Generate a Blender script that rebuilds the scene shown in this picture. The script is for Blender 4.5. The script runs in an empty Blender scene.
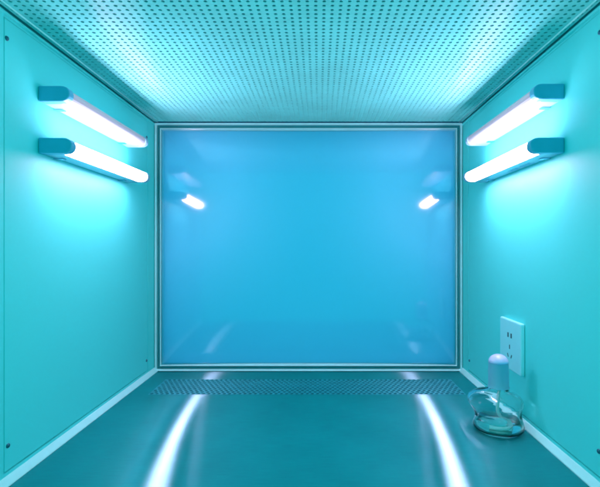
import bpy, bmesh, math, random
from mathutils import Vector
random.seed(4)
S = bpy.context.scene
COL = S.collection

# ------------------------------------------------------------------ camera
F_PX, U = 460.0, 0.002354          # focal length in photo pixels, metres per pixel at the back wall
D = 1.084                           # camera to back wall
CZ = 0.293
cam = bpy.data.cameras.new('camera'); camo = bpy.data.objects.new('camera', cam); COL.objects.link(camo)
camo.location = (0, -D, CZ); camo.rotation_euler = (math.pi/2, 0, 0)
cam.sensor_width = 36; cam.lens = 36*F_PX/600
cam.shift_x = -18.6/600; cam.shift_y = 3.5/600
cam.clip_start = 0.01; cam.clip_end = 50
S.camera = camo
S.view_settings.view_transform = 'Standard'; S.view_settings.look = 'None'
S.view_settings.gamma = 1; S.view_settings.exposure = 1.80
S.render.resolution_x = 1024; S.render.resolution_y = 831
S.render.filter_size = 1.9
try:
    S.cycles.pixel_filter_type = 'BLACKMAN_HARRIS'; S.cycles.filter_width = 2.1
    S.cycles.max_bounces = 10; S.cycles.diffuse_bounces = 5; S.cycles.glossy_bounces = 4
    S.cycles.transmission_bounces = 9; S.cycles.transparent_max_bounces = 16
    S.cycles.caustics_reflective = True; S.cycles.caustics_refractive = True
    S.cycles.blur_glossy = 0.1; S.cycles.use_adaptive_sampling = True; S.cycles.adaptive_threshold = 0.015
except Exception: pass
# ------------------------------------------------------------------ ambient room light
W = bpy.data.worlds.new('World'); S.world = W; W.use_nodes = True
bg = W.node_tree.nodes['Background']
bg.inputs[0].default_value = (0.0, 0.47, 0.45, 1); bg.inputs[1].default_value = 0.45

# added fill light, unseen behind the translucent back window, to brighten its blue
ld = bpy.data.lights.new('window_fill_light', 'AREA'); ld.shape = 'RECTANGLE'; ld.size = 1.2; ld.size_y = 1.0
ld.energy = 5.6; ld.color = (0.36, 0.66, 0.80)
lo = bpy.data.objects.new('window_fill_light', ld); COL.objects.link(lo)
lo.location = (0.0, 0.75, 0.40); lo.rotation_euler = (-math.pi/2, 0, 0)

TUBE_RGB = (1.2, 0.72, 1.0)
TUBE_LIT, TUBE_DIM = 13.5, 0.05

# ------------------------------------------------------------------ materials
def mat(name, rgb, rough=0.5, metal=0.0, spec=0.5, noise=0.0, nscale=20, bump=0.0, bscale=300,
        aniso=0.0, tangent=None, rvar=0.0, stretch=None, coat=0.0):
    m = bpy.data.materials.new(name); m.use_nodes = True
    nt = m.node_tree; n = nt.nodes; l = nt.links
    b = n['Principled BSDF']
    b.inputs['Base Color'].default_value = (*rgb, 1); b.inputs['Roughness'].default_value = rough
    b.inputs['Metallic'].default_value = metal; b.inputs['Specular IOR Level'].default_value = spec
    b.inputs['Coat Weight'].default_value = coat; b.inputs['Coat Roughness'].default_value = 0.42
    b.inputs['Anisotropic'].default_value = aniso
    tc = n.new('ShaderNodeTexCoord'); src = tc.outputs['Object']
    if stretch:
        mp = n.new('ShaderNodeMapping'); mp.inputs['Scale'].default_value = stretch
        l.new(src, mp.inputs[0]); src_s = mp.outputs[0]
    else: src_s = src
    if noise:
        t = n.new('ShaderNodeTexNoise'); t.inputs['Scale'].default_value = nscale; t.inputs['Detail'].default_value = 5
        l.new(src, t.inputs['Vector'])
        mx = n.new('ShaderNodeMix'); mx.data_type = 'RGBA'
        mx.inputs[6].default_value = (*[c*(1-noise) for c in rgb], 1)
        mx.inputs[7].default_value = (*[min(1, c*(1+noise)) for c in rgb], 1)
        l.new(t.outputs[0], mx.inputs[0]); l.new(mx.outputs[2], b.inputs['Base Color'])
    if rvar:
        t = n.new('ShaderNodeTexNoise'); t.inputs['Scale'].default_value = nscale*.7; t.inputs['Detail'].default_value = 6
        l.new(src_s, t.inputs['Vector'])
        mr = n.new('ShaderNodeMapRange'); mr.inputs[1].default_value = .3; mr.inputs[2].default_value = .7
        mr.inputs[3].default_value = rough-rvar; mr.inputs[4].default_value = rough+rvar
        l.new(t.outputs[0], mr.inputs[0]); l.new(mr.outputs[0], b.inputs['Roughness'])
    if bump:
        t = n.new('ShaderNodeTexNoise'); t.inputs['Scale'].default_value = bscale; t.inputs['Detail'].default_value = 3
        l.new(src_s, t.inputs['Vector'])
        bp = n.new('ShaderNodeBump'); bp.inputs['Strength'].default_value = bump; bp.inputs['Distance'].default_value = 0.0005
        l.new(t.outputs[0], bp.inputs['Height']); l.new(bp.outputs[0], b.inputs['Normal'])
    if tangent:
        cx = n.new('ShaderNodeCombineXYZ')
        for i in range(3): cx.inputs[i].default_value = tangent[i]
        l.new(cx.outputs[0], b.inputs['Tangent'])
    return m

M = {}
M['paint'] = mat('cyan_paint', (0.085, 0.81, 0.79), rough=0.55, bump=0.12, bscale=260)
M['paint_shell'] = mat('shell_paint', (0.10, 0.6, 0.6), rough=0.5)
M['trim'] = mat('white_trim', (0.50, 0.94, 0.95), rough=0.3, noise=0.06, nscale=60)
M['gasket'] = mat('green_gasket', (0.01, 0.20, 0.22), rough=0.4)
def brushed(name, diff, gloss, fac, rough, an, nscale=9):
    """sheet metal brushed along X: highlights stay narrow across and smear along the depth"""
    m = bpy.data.materials.new(name); m.use_nodes = True
    nt = m.node_tree; n = nt.nodes; l = nt.links
    n.remove(n['Principled BSDF']); out = n['Material Output']
    d = n.new('ShaderNodeBsdfDiffuse'); g = n.new('ShaderNodeBsdfGlossy'); mx = n.new('ShaderNodeMixShader')
    g.inputs['Anisotropy'].default_value = an
    cx = n.new('ShaderNodeCombineXYZ'); cx.inputs[0].default_value = TANG[0]; cx.inputs[1].default_value = TANG[1]
    l.new(cx.outputs[0], g.inputs['Tangent'])
    tc = n.new('ShaderNodeTexCoord')
    t = n.new('ShaderNodeTexNoise'); t.inputs['Scale'].default_value = nscale; t.inputs['Detail'].default_value = 6
    l.new(tc.outputs['Object'], t.inputs['Vector'])
    mp = n.new('ShaderNodeMapping'); mp.inputs['Scale'].default_value = (3, 60, 1); l.new(tc.outputs['Object'], mp.inputs[0])
    t2 = n.new('ShaderNodeTexNoise'); t2.inputs['Scale'].default_value = 12; t2.inputs['Detail'].default_value = 8
    l.new(mp.outputs[0], t2.inputs['Vector'])
    ad = n.new('ShaderNodeMath'); ad.operation = 'MULTIPLY_ADD'; ad.inputs[1].default_value = .5
    hf = n.new('ShaderNodeMath'); hf.operation = 'MULTIPLY'; hf.inputs[1].default_value = .5
    l.new(t2.outputs[0], hf.inputs[0]); l.new(t.outputs[0], ad.inputs[0]); l.new(hf.outputs[0], ad.inputs[2])
    for bs, rgb in ((d, diff), (g, gloss)):
        c = n.new('ShaderNodeMix'); c.data_type = 'RGBA'
        c.inputs[6].default_value = (*[x*.62 for x in rgb], 1); c.inputs[7].default_value = (*[min(1, x*1.38) for x in rgb], 1)
        l.new(ad.outputs[0], c.inputs[0]); l.new(c.outputs[2], bs.inputs['Color'])
    g.inputs['Roughness'].default_value = rough
    mx.inputs[0].default_value = fac
    l.new(d.outputs[0], mx.inputs[1]); l.new(g.outputs[0], mx.inputs[2]); l.new(mx.outputs[0], out.inputs[0])
    return m
TANG = (1, 0)
M['steel_floor'] = brushed('brushed_steel_floor', (0.0, 0.56, 0.56), (0.17, 0.36, 0.42), 0.74, 0.24, 0.86)
M['steel_grille'] = brushed('punched_steel_grille', (0.005, 0.42, 0.48), (0.12, 0.36, 0.44), 0.55, 0.48, 0.5)
M['steel_ceiling'] = brushed('perforated_steel_ceiling', (0.17, 0.72, 0.69), (0.75, 0.88, 0.95), 0.025, 0.32, 0.70)
M['plenum'] = mat('dark_plenum', (0.0, 0.14, 0.30), rough=0.8)
M['under'] = mat('dark_floor_well', (0.0, 0.06, 0.09), rough=0.8)
M['plastic'] = mat('white_lamp_plastic', (0.24, 0.46, 0.58), rough=0.35, noise=0.03, nscale=50)
M['cap'] = mat('shaded_end_cap_plastic', (0.07, 0.42, 0.60), rough=0.45, noise=0.04, nscale=70)  # white plastic, with the shade on the near caps put into the colour
M['screw'] = mat('dark_screw', (0.03, 0.16, 0.22), rough=0.3, metal=0.8)
M['clip'] = mat('metal_clip', (0.25, 0.55, 0.7), rough=0.25, metal=1.0)
M['socket'] = mat('socket_plastic', (0.34, 0.90, 0.94), rough=0.3, noise=0.02, nscale=80)
M['slot'] = mat('socket_slot', (0.0, 0.02, 0.04), rough=0.6)
def back_mat():
    m = bpy.data.materials.new('blue_backing_sheet'); m.use_nodes = True
    nt = m.node_tree; n = nt.nodes; l = nt.links
    n.remove(n['Principled BSDF']); out = n['Material Output']
    d = n.new('ShaderNodeBsdfDiffuse'); t = n.new('ShaderNodeBsdfTranslucent'); mx = n.new('ShaderNodeMixShader')
    d.inputs[0].default_value = (0.27, 0.62, 0.85, 1); t.inputs[0].default_value = (0.34, 0.79, 0.90, 1)
    mx.inputs[0].default_value = 0.5
    l.new(d.outputs[0], mx.inputs[1]); l.new(t.outputs[0], mx.inputs[2]); l.new(mx.outputs[0], out.inputs[0])
    return m
M['back'] = back_mat()
M['print'] = mat('blue_print', (0.05, 0.35, 0.60), rough=0.5)
M['cotton'] = mat('cotton_wick', (0.5, 0.7, 0.7), rough=0.9)
M['frost'] = mat('frosted_cap', (0.32, 0.74, 0.92), rough=0.35)
b = M['frost'].node_tree.nodes['Principled BSDF']; b.inputs['Transmission Weight'].default_value = 0.45

M['dome'] = mat('lavender_dome', (0.62, 0.66, 0.98), rough=0.3)
def emis(name, strength, base):
    m = bpy.data.materials.new(name); m.use_nodes = True
    b = m.node_tree.nodes['Principled BSDF']
    b.inputs['Base Color'].default_value = (*base, 1); b.inputs['Roughness'].default_value = 0.25
    b.inputs['Emission Color'].default_value = (*TUBE_RGB, 1); b.inputs['Emission Strength'].default_value = strength
    return m
M['tube_lit'] = emis('lit_tube_diffuser', TUBE_LIT, (0.6, 0.8, 0.9))
M['tube_dim'] = emis('dim_tube_diffuser', TUBE_DIM, (0.24, 0.34, 0.38))

def pane_mat():
    m = bpy.data.materials.new('window_glass'); m.use_nodes = True
    nt = m.node_tree; n = nt.nodes; l = nt.links
    n.remove(n['Principled BSDF']); out = n['Material Output']
    tr = n.new('ShaderNodeBsdfTransparent'); tr.inputs[0].default_value = (0.92, 0.98, 1.0, 1)
    g1 = n.new('ShaderNodeBsdfGlossy'); g1.inputs['Roughness'].default_value = 0.07
    g2 = n.new('ShaderNodeBsdfGlossy'); g2.inputs['Roughness'].default_value = 0.42
    mg = n.new('ShaderNodeMixShader'); mg.inputs[0].default_value = 0.15
    fr = n.new('ShaderNodeFresnel'); fr.inputs[0].default_value = 1.62
    mx = n.new('ShaderNodeMixShader')
    l.new(g1.outputs[0], mg.inputs[1]); l.new(g2.outputs[0], mg.inputs[2])
    l.new(fr.outputs[0], mx.inputs[0]); l.new(tr.outputs[0], mx.inputs[1]); l.new(mg.outputs[0], mx.inputs[2])
    l.new(mx.outputs[0], out.inputs[0])
    return m
M['pane'] = pane_mat()
def glass_mat(name, rgb, ior=1.48, rough=0.0):
    m = bpy.data.materials.new(name); m.use_nodes = True
    b = m.node_tree.nodes['Principled BSDF']
    b.inputs['Base Color'].default_value = (*rgb, 1); b.inputs['Transmission Weight'].default_value = 1
    b.inputs['Roughness'].default_value = rough; b.inputs['IOR'].default_value = ior
    return m
M['glass'] = glass_mat('bottle_glass', (0.95, 1.0, 1.0), 1.34)
M['liquid'] = glass_mat('clear_liquid', (0.80, 0.98, 0.97), 1.36)

# ------------------------------------------------------------------ mesh helpers
def link(name, bm, m, parent=None, smooth=False, bevel=0, seg=2):
    me = bpy.data.meshes.new(name)
    bmesh.ops.recalc_face_normals(bm, faces=bm.faces)
    bm.to_mesh(me); bm.free()
    me.materials.append(M[m])
    o = bpy.data.objects.new(name, me); COL.objects.link(o)
    if smooth: me.polygons.foreach_set('use_smooth', [True]*len(me.polygons))
    if bevel:
        md = o.modifiers.new('bevel', 'BEVEL'); md.width = bevel; md.segments = seg; md.limit_method = 'ANGLE'
        md.harden_normals = False
    if parent: o.parent = parent
    return o
def box(bm, x0, x1, y0, y1, z0, z1):
    vs = [bm.verts.new((x, y, z)) for x in (x0, x1) for y in (y0, y1) for z in (z0, z1)]
    for f in ((0,1,3,2), (4,6,7,5), (0,4,5,1), (2,3,7,6), (0,2,6,4), (1,5,7,3)):
        bm.faces.new([vs[i] for i in f])
def prism(bm, pts, a0, a1, axis='y'):
    """closed 2D outline extruded along an axis; pts are (u, v): y -> (x, z), x -> (y, z)"""
    def P(p, a): return (p[0], a, p[1]) if axis == 'y' else ((a, p[0], p[1]) if axis == 'x' else (p[0], p[1], a))
    A = [bm.verts.new(P(p, a0)) for p in pts]; B = [bm.verts.new(P(p, a1)) for p in pts]
    k = len(pts)
    for i in range(k): bm.faces.new((A[i], A[(i+1) % k], B[(i+1) % k], B[i]))
    bm.faces.new(A[::-1]); bm.faces.new(B)
def lathe(bm, prof, cx=0, cy=0, seg=48, closed=False, off=None):
    rings = []
    for i, (r, z) in enumerate(prof):
        ox, oy = off(z) if off else (0, 0)
        if r < 1e-6: rings.append([bm.verts.new((cx+ox, cy+oy, z))])
        else: rings.append([bm.verts.new((cx+ox+r*math.cos(2*math.pi*k/seg), cy+oy+r*math.sin(2*math.pi*k/seg), z)) for k in range(seg)])
    pairs = list(zip(rings, rings[1:])) + ([(rings[-1], rings[0])] if closed else [])
    for a, b in pairs:
        for k in range(seg):
            k2 = (k+1) % seg
            if len(a) == 1 and len(b) == 1: continue
            if len(a) == 1: bm.faces.new((a[0], b[k], b[k2]))
            elif len(b) == 1: bm.faces.new((a[k], a[k2], b[0]))
            else: bm.faces.new((a[k], a[k2], b[k2], b[k]))
def empty(name, loc=(0,0,0)):
    o = bpy.data.objects.new(name, None); COL.objects.link(o); o.location = loc
    o.empty_display_size = 0.02
    return o
def tag(o, label=None, cat=None, group=None, kind=None):
    if label: o['label'] = label
    if cat: o['category'] = cat
    if group: o['group'] = group
    if kind: o['kind'] = kind
    return o

# ------------------------------------------------------------------ the chamber
XL, XR = -0.3865, 0.3390
ZC = 0.586
YF = -0.70                   # open front edge
EPS = 0.0015

def perforated(name, x0, x1, y0, y1, z, pitch, r, m, parent=None, thick=0.0012, up=1, stagger=False, N=16):
    """sheet of metal with real punched holes; up=+1: the visible face looks down, the metal goes up"""
    nx = round((x1-x0)/pitch); ny = round((y1-y0)/pitch)
    px, py = (x1-x0)/nx, (y1-y0)/ny
    V = []; Fc = []
    def cell(cx, cy):
        base = len(V)
        for layer, zz in ((0, z), (1, z+thick*up)):
            for k in range(N):
                a = 2*math.pi*k/N; c, s = math.cos(a), math.sin(a); q = max(abs(c), abs(s))
                V.append((cx+c/q*px/2, cy+s/q*py/2, zz))
                V.append((cx+c*r, cy+s*r, zz))
        for k in range(N):
            k2 = (k+1) % N
            a, b, c, d = base+2*k, base+2*k2, base+2*k2+1, base+2*k+1
            Fc.append((a, b, c, d) if up < 0 else (d, c, b, a))
            e = 2*N
            Fc.append((d, c, c+e, d+e))
            Fc.append((a+e, d+e, c+e, b+e) if up < 0 else (b+e, c+e, d+e, a+e))
    def plain(xa, xb, ya, yb):
        base = len(V)
        V.extend([(xa, ya, z), (xb, ya, z), (xb, yb, z), (xa, yb, z)]); Fc.append((base, base+1, base+2, base+3))
    for j in range(ny):
        cy = y0+(j+.5)*py
        if stagger and j % 2:
            plain(x0, x0+px/2, cy-py/2, cy+py/2); plain(x1-px/2, x1, cy-py/2, cy+py/2)
            for i in range(nx-1): cell(x0+(i+1)*px, cy)
        else:
            for i in range(nx): cell(x0+(i+.5)*px, cy)
    me = bpy.data.meshes.new(name); me.from_pydata(V, [], Fc); me.update()
    me.materials.append(M[m])
    o = bpy.data.objects.new(name, me); COL.objects.link(o)
    if parent: o.parent = parent
    return o

# floor: steel pan with the sloping white lip along the walls and a punched strip at the back
bm = bmesh.new(); box(bm, XL-.03, XR+.03, YF, .06, -.060, -.045)
floor = link('floor', bm, 'under'); tag(floor, kind='structure')
GY0, GY1 = -0.170, -0.066
GX0, GX1 = XL+0.048, XR-0.046
bm = bmesh.new()
def quad(bm, x0, x1, y0, y1, z): bm.faces.new([bm.verts.new(p) for p in ((x0,y0,z),(x1,y0,z),(x1,y1,z),(x0,y1,z))])
box(bm, XL-.002, XR+.002, YF, GY0, -.003, 0)
box(bm, XL-.002, XR+.002, GY1, .004, -.003, 0)
box(bm, XL-.002, GX0, GY0, GY1, -.003, 0); box(bm, GX1, XR+.002, GY0, GY1, -.003, 0)
link('floor_pan', bm, 'steel_floor', floor)
perforated('floor_grille', GX0, GX1, GY0, GY1, 0, 0.0104, 0.0033, 'steel_grille', floor, up=-1, stagger=True)
bm = bmesh.new()
L = 0.0085
prism(bm, [(XL-.002, 0.0003), (XL+L, 0.0003), (XL+L*.93, .0018), (XL+.0016, L*1.1), (XL-.002, L*1.1)], YF, -.0005)
link('edge_trim', bm, 'trim', floor, bevel=.0006)
bm = bmesh.new()
prism(bm, [(XR+.002, 0.0003), (XR-L, 0.0003), (XR-L*.93, .0018), (XR-.0016, L*1.1), (XR+.002, L*1.1)], YF, -.0005)
link('edge_trim', bm, 'trim', floor, bevel=.0006)

# side walls: backing wall, surrounding border strips, screwed-on panel with a thin shadow gap
PY0, PY1, PZ0, PZ1 = -0.5185, -0.043, 0.0145, 0.5765
def side_wall(name, X, s, PY0):
    """s = direction into the room (+1 left wall, -1 right wall)"""
    def bx(bm, a, b, y0, y1, z0, z1):
        lo, hi = sorted((X+s*a, X+s*b)); box(bm, lo, hi, y0, y1, z0, z1)
    bm = bmesh.new(); bx(bm, -.035, -.004, YF, .06, -.05, ZC+.05)
    w = link(name, bm, 'paint_shell'); tag(w, kind='structure')
    g = .0009
    bm = bmesh.new()
    bx(bm, -.0045, 0, YF, PY0-g, .0094, ZC-.001)
    bx(bm, -.0045, 0, PY1+g, .0, .0094, ZC-.001)
    bx(bm, -.0045, 0, PY0-g+.0002, PY1+g-.0002, .0094, PZ0-g)
    link('wall_border', bm, 'paint', w)
    bm = bmesh.new(); bx(bm, -.0045, -.0002, PY0+g, PY1-g, PZ0+g, PZ1-g)
    p = link('side_panel', bm, 'paint', w, bevel=.0006)
    bm = bmesh.new(); bx(bm, -.0045, -.0010, PY0+g, PY1-g, PZ1, PZ1+.0032)
    bx(bm, -.0045, .0022, YF, -.001, ZC-.0062, ZC-.0030)
    link('top_channel', bm, 'paint', w, bevel=.0005)
    for (y, z) in ((PY0+.0065, .046), (PY0+.0045, .5515), (-.051, .038), (-.051, .5395)):
        bm = bmesh.new()
        prof = [(0, .0022), (.0012, .0021), (.0024, .0015), (.0030, .0004), (.0030, -.001)]
        lathe(bm, prof, seg=20)
        for v in bm.verts: v.co = Vector((X+s*v.co.z, y+v.co.x, z+v.co.y))
        sc = link('screw', bm, 'screw', p, smooth=True)
    return w
wl = side_wall('wall_left', XL, 1, -.5185); wr = side_wall('wall_right', XR, -1, -.5345)

# ceiling: plenum box above, punched sheet, folded rim along the walls
bm = bmesh.new()
box(bm, XL-.03, XR+.03, YF, .06, ZC+.045, ZC+.055)
ceil = link('ceiling', bm, 'plenum'); tag(ceil, kind='structure')
perforated('perforated_sheet', XL+.0030, XR-.0030, YF, -.0095, ZC, 0.01008, 0.00235, 'steel_ceiling', ceil, up=1)
for s, X in ((1, XL), (-1, XR)):
    bm = bmesh.new(); x0 = X+s*.0102
    pts = [(x0+.0012*math.cos(a*math.pi/6), ZC-.0004+.0012*math.sin(a*math.pi/6)) for a in range(12)]
    prism(bm, pts, YF, -.009)
    link('folded_rim', bm, 'trim', ceil, smooth=True)

# back wall frame and window
win = empty('window', ((XL+XR)/2, 0, 0))
tag(win, 'large blue glass back window framed by a pale beaded trim, with small lamp reflections in it', 'window')
wo = Vector(win.location)
def ring(bm, inset0, inset1, y0, y1, rnd=False):
    """rectangular frame between two insets from the chamber outline"""
    a0, a1, c0, c1 = XL+inset0-wo.x, XR-inset0-wo.x, 0+inset0, ZC-inset0
    b0, b1, d0, d1 = XL+inset1-wo.x, XR-inset1-wo.x, 0+inset1, ZC-inset1
    o = [(a0,c0),(a1,c0),(a1,c1),(a0,c1)]; i = [(b0,d0),(b1,d0),(b1,d1),(b0,d1)]
    n = 6
    rings = []
    # half-round bead facing the room
    prof = [(0, y1)] + ([(t, y1-(y1-y0)*(0.35+0.65*math.sin(math.pi*t))) for t in [k/n for k in range(n+1)]] if rnd
            else [(0, y0), (1, y0)]) + [(1, y1)]
    for t, y in prof:
        rings.append([bm.verts.new((o[k][0]*(1-t)+i[k][0]*t, y, o[k][1]*(1-t)+i[k][1]*t)) for k in range(4)])
    for a, b in zip(rings, rings[1:]+rings[:1]):
        for k in range(4): bm.faces.new((a[k], a[(k+1) % 4], b[(k+1) % 4], b[k]))
bm = bmesh.new(); ring(bm, -.0, .0052, -.0060, .02, True); link('outer_frame', bm, 'trim', win)
bm = bmesh.new(); ring(bm, .0052, .0115, .0045, .02); link('gasket', bm, 'gasket', win)
bm = bmesh.new(); ring(bm, .0115, .0150, -.0015, .02, True); link('inner_frame', bm, 'trim', win)
bm = bmesh.new(); hx = (XR-XL)/2-.013; NS = 48; SAG = .012
pr = []                                   # the sheet is bowed slightly outwards
for k in range(NS+1):
    x = -hx+2*hx*k/NS; pr.append((x, .0042+SAG*(1-(x/hx)**2)))
vr = [[bm.verts.new((x, y+dy, z)) for x, y in pr] for dy, z in ((0, .013), (0, ZC-.013), (.004, ZC-.013), (.004, .013))]
for a_, b_ in zip(vr, vr[1:]+vr[:1]):
    for k in range(NS): bm.faces.new((a_[k], a_[k+1], b_[k+1], b_[k]))
link('pane', bm, 'pane', win, smooth=True).modifiers.new('edges', 'EDGE_SPLIT')
bm = bmesh.new()
box(bm, XL-.03-wo.x, XR+.03-wo.x, .0300, .0330, -.05, ZC+.05)
link('backing_panel', bm, 'back', win)
bm = bmesh.new()
x0, x1, z0, z1 = XL+.004-wo.x, XR-.004-wo.x, .004, ZC-.004
A = [(x0-.02,z0-.02),(x1+.02,z0-.02),(x1+.02,z1+.02),(x0-.02,z1+.02)]; B = [(x0,z0),(x1,z0),(x1,z1),(x0,z1)]
R4 = [[bm.verts.new((p[0], y, p[1])) for p in q] for q, y in ((A,.0335),(A,.15),(B,.15),(B,.0335))]
for a_, b_ in zip(R4, R4[1:]+R4[:1]):
    for k in range(4): bm.faces.new((a_[k], a_[(k+1)%4], b_[(k+1)%4], b_[k]))
link('edge_light_blocker', bm, 'plenum', win)  # unseen frame added to block the fill light and darken the window's borders

# ------------------------------------------------------------------ tube lamps
def lamp_profile(x0, x1, h, full, n=10):
    """x0..x1 away from the wall; rounded at x1 when full"""
    pts = [(x0, -h/2), ]
    if full:
        rx = min(.0128, (x1-x0)*.9)
        for k in range(n+1):
            a = -math.pi/2+math.pi*k/n
            # super-ellipse end
            c, s = math.cos(a), math.sin(a)
            pts.append((x1-rx+rx*abs(c)**.9, h/2*math.copysign(abs(s)**.9, s)))
    else: pts.append((x1, -h/2)); pts.append((x1, h/2))
    pts.append((x0, h/2))
    out = []
    for p in pts:
        if not out or (Vector(p)-Vector(out[-1])).length > 1e-5: out.append(p)
    return out
def make_lamp(lit, reach, label):
    """built at the origin: wall at x=0, lamp grows along +x, near end at y=-length/2"""
    Ln = .296; h = .0215; cap = .013
    t = empty('tube_lamp'); tag(t, label, 'lamp', 'tube lamps on the side walls')
    y0, y1 = -Ln/2, Ln/2
    bm = bmesh.new(); prism(bm, [(0,-h/2+.0012),(.003,-h/2),(.026,-h/2+.0004),(.0275,-h/2+.0012),(.0275,h/2-.0012),(.026,h/2-.0004),(.003,h/2),(0,h/2-.0012)], y0+cap, y1-cap)
    hs = link('housing', bm, 'plastic', t, bevel=.0005)
    bm = bmesh.new(); prism(bm, lamp_profile(.0278, reach-.0018, h-.0022, True), y0+cap, y1-cap)
    link('diffuser', bm, 'tube_lit' if lit else 'tube_dim', t, smooth=False)
    for s in (-1, 1):
        bm = bmesh.new()
        a, b = (y0, y0+cap) if s < 0 else (y1-cap, y1)
        prism(bm, lamp_profile(0, reach, h, True), a, b)
        link('end_cap', bm, 'cap' if s < 0 else 'plastic', t, bevel=.0016, seg=3)
    for yc in (y0+.040, y1-.042):
        bm = bmesh.new()
        prism(bm, [(.0005,-h/2-.0014),(.014,-h/2-.0012),(.014,-h/2-.0002),(.001,-h/2-.0002)], yc-.005, yc+.005)
        link('mounting_clip', bm, 'clip', t)
        bm = bmesh.new()
        prism(bm, [(.0005,h/2+.0014),(.014,h/2+.0012),(.014,h/2+.0002),(.001,h/2+.0002)], yc-.005, yc+.005)
        link('mounting_clip', bm, 'clip', t)
    # small switch button beside the near cap, on the top edge of the housing
    bm = bmesh.new(); box(bm, .026, .031, y0+cap+.001, y0+cap+.008, h/2-.001, h/2+.003)
    link('switch', bm, 'clip', t, bevel=.0006)
    return t
def place(t, X, s, z, yc=-.3025):
    t.location = (X, yc, z)
    if s < 0:
        for ch in t.children:
            me = ch.data.copy(); ch.data = me
            for v in me.vertices: v.co.x = -v.co.x
            me.flip_normals()
place(make_lamp(False, .0430, 'upper tube lamp on the left wall, paler and dimmer than the one below'), XL+.0002, 1, CZ+.2115)
place(make_lamp(True, .0465, 'lower tube lamp on the left wall, glowing brilliant white under its dim twin'), XL+.0002, 1, CZ+.1400)
place(make_lamp(False, .0430, 'upper tube lamp on the right wall, paler and dimmer than the one below'), XR-.0002, -1, CZ+.2145)
lr = make_lamp(True, .0475, 'lower tube lamp on the right wall, glowing brilliant white, faint print along its underside')
place(lr, XR-.0002, -1, CZ+.1405)
cu = bpy.data.curves.new('printed_mark', 'FONT'); cu.body = 'H36 D:IC'; cu.size = .013; cu.extrude = .0001
cu.align_x = 'CENTER'; cu.align_y = 'CENTER'; cu.space_character = 1.3
tmp = bpy.data.objects.new('tmp', cu); COL.objects.link(tmp)
bpy.context.view_layer.update()
me = bpy.data.meshes.new_from_object(tmp.evaluated_get(bpy.context.evaluated_depsgraph_get()))
bpy.data.objects.remove(tmp); me.name = 'printed_mark'; me.materials.clear(); me.materials.append(M['print'])
for v in me.vertices:
    x, y, z = v.co
    v.co = (-.0115+y*1.0, -.035-x*1.25, -.0215/2-.0002+z)   # reads from below, left to right as seen from the opening
po = bpy.data.objects.new('printed_mark', me); COL.objects.link(po); po.parent = lr

# ------------------------------------------------------------------ wall socket on the right wall
SY0, SY1 = -.3295, -.2435     # near, far
sk = empty('wall_socket', (XR, (SY0+SY1)/2, .1235))
tag(sk, 'pale square wall socket with small dark slots on the right wall above the glass bottle', 'socket')
T = .0078; hw = .043
bm = bmesh.new(); box(bm, -T, -.0004, -hw, hw, -hw, hw)
pl = link('plate', bm, 'socket', sk, bevel=.0022, seg=3)
def slot(y, z, w, h, rot=0):
    bm = bmesh.new(); box(bm, -T-.0004, -T+.0004, -w/2, w/2, -h/2, h/2)
    c, s = math.cos(rot), math.sin(rot)
    for v in bm.verts:
        yy, zz = v.co.y, v.co.z; v.co.y = y+yy*c-zz*s; v.co.z = z+yy*s+zz*c
    link('slot', bm, 'slot', sk)
slot(.0065, .0165, .0040, .0080); slot(-.0065, .0165, .0040, .0080)
slot(0, -.0035, .0022, .0072); slot(.0070, -.0190, .0020, .0066, math.radians(-30)); slot(-.0070, -.0190, .0020, .0066, math.radians(30))

# ------------------------------------------------------------------ glass alcohol burner
BX, BY = 0.2870, -0.350
al = empty('alcohol_burner', (BX, BY, 0))
tag(al, 'squat clear glass alcohol burner with frosted domed cap on the floor', 'burner')
def off(z):
    t = max(0, min(1, (z-.022)/.03)); u = max(0, min(1, (z-.060)/.008))
    k = t*(1-u)
    return (-.0060*k, .001*k)
outer = [(0, .0006), (.030, .0006), (.0345, .0018), (.0380, .0060), (.0388, .0105), (.0372, .0165), (.0355, .0215), (.0352, .0265), (.0368, .0320),
         (.0395, .0375), (.0422, .0425), (.0420, .0470), (.0392, .0515), (.0325, .0555), (.0232, .0585), (.0165, .0605), (.0146, .0635), (.0142, .0655), (.0142, .0680), (.0140, .0695)]
inner = [(.0115, .0695), (.0115, .0625), (.0130, .0590), (.0205, .0562), (.0305, .0530), (.0372, .0490), (.0398, .0440), (.0378, .0385), (.0343, .0330), (.0326, .0265),
         (.0318, .0205), (.0345, .0155), (.0355, .0105), (.0340, .0070), (.0300, .0048), (.015, .0048), (0, .0060)]
def up(z): return z if z < .02 else .02+(z-.02)*1.13
outer = [(q, up(z)) for q, z in outer]; inner = [(q, up(z)) for q, z in inner]
bm = bmesh.new(); lathe(bm, outer+inner, seg=72, off=off); gl = link('reservoir', bm, 'glass', al, smooth=True)
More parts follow.
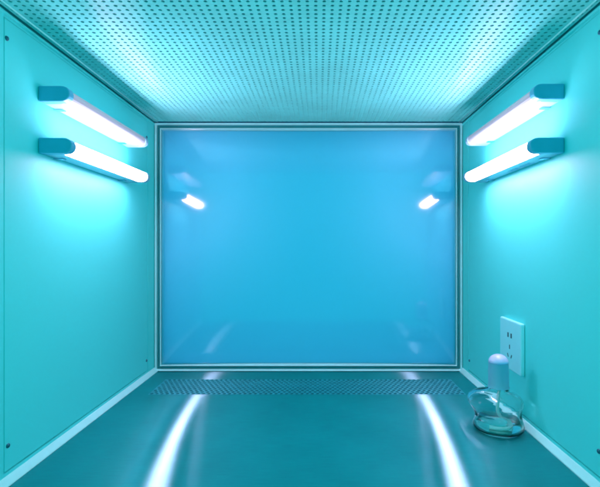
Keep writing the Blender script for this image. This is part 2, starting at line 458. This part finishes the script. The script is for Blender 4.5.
liq = [(0, .0062)]+[(r*.985-.0003, z) for r, z in [(.015,.0051),(.0300,.0051),(.0340,.0072),(.0354,.0105),(.0344,.0155),(.0316,.0205)]]+[(.0311,.0222),(0,.0222)]
bm = bmesh.new(); lathe(bm, liq, seg=64); link('liquid', bm, 'liquid', al, smooth=True)
bm = bmesh.new(); lathe(bm, [(0,.0800),(.0130,.0800),(.0134,.0790),(.0134,.0768),(.0110,.0765),(.0,.0765)], seg=32)
link('wick_holder', bm, 'frost', al, smooth=False)
bm = bmesh.new()
pts = [Vector((0.003, 0, .078)), Vector((.002, .001, .06)), Vector((-.004, .002, .035)), Vector((.006, .004, .018)), Vector((.018, -.002, .0085)), Vector((.004,-.014,.0078)), Vector((-.013,-.004,.0078))]
cv = bpy.data.curves.new('w', 'CURVE'); cv.dimensions = '3D'; cv.bevel_depth = .0026; sp = cv.splines.new('NURBS'); sp.points.add(len(pts)-1)
for q, p in zip(sp.points, pts): q.co = (*p, 1)
sp.use_endpoint_u = True; cv.resolution_u = 8; cv.use_fill_caps = True
tmp = bpy.data.objects.new('tmp', cv); COL.objects.link(tmp); bpy.context.view_layer.update()
wm = bpy.data.meshes.new_from_object(tmp.evaluated_get(bpy.context.evaluated_depsgraph_get())); bpy.data.objects.remove(tmp)
wm.name = 'wick'; wm.materials.clear(); wm.materials.append(M['cotton'])
wk = bpy.data.objects.new('wick', wm); COL.objects.link(wk); wk.parent = al
bm = bmesh.new()
lathe(bm, [(.0163, .0692), (.0163, .0706), (.0156, .0716), (.0153, .1085), (.0138, .1085), (.0138, .0830), (.0152, .0828), (.0153, .0692)], seg=48, closed=True)
cp = link('cap', bm, 'frost', al, smooth=True)
md = cp.modifiers.new('edges', 'EDGE_SPLIT'); md.split_angle = math.radians(50)
bm = bmesh.new()
lathe(bm, [(0, .1087), (.0150, .1087)] + [(.0154*math.cos(a), .1087+.0135*math.sin(a)) for a in [math.pi/2*k/9 for k in range(1, 9)]] + [(0, .1222)], seg=48)
link('cap_dome', bm, 'dome', al, smooth=True)['label'] = 'pale lavender dome top of the cap'
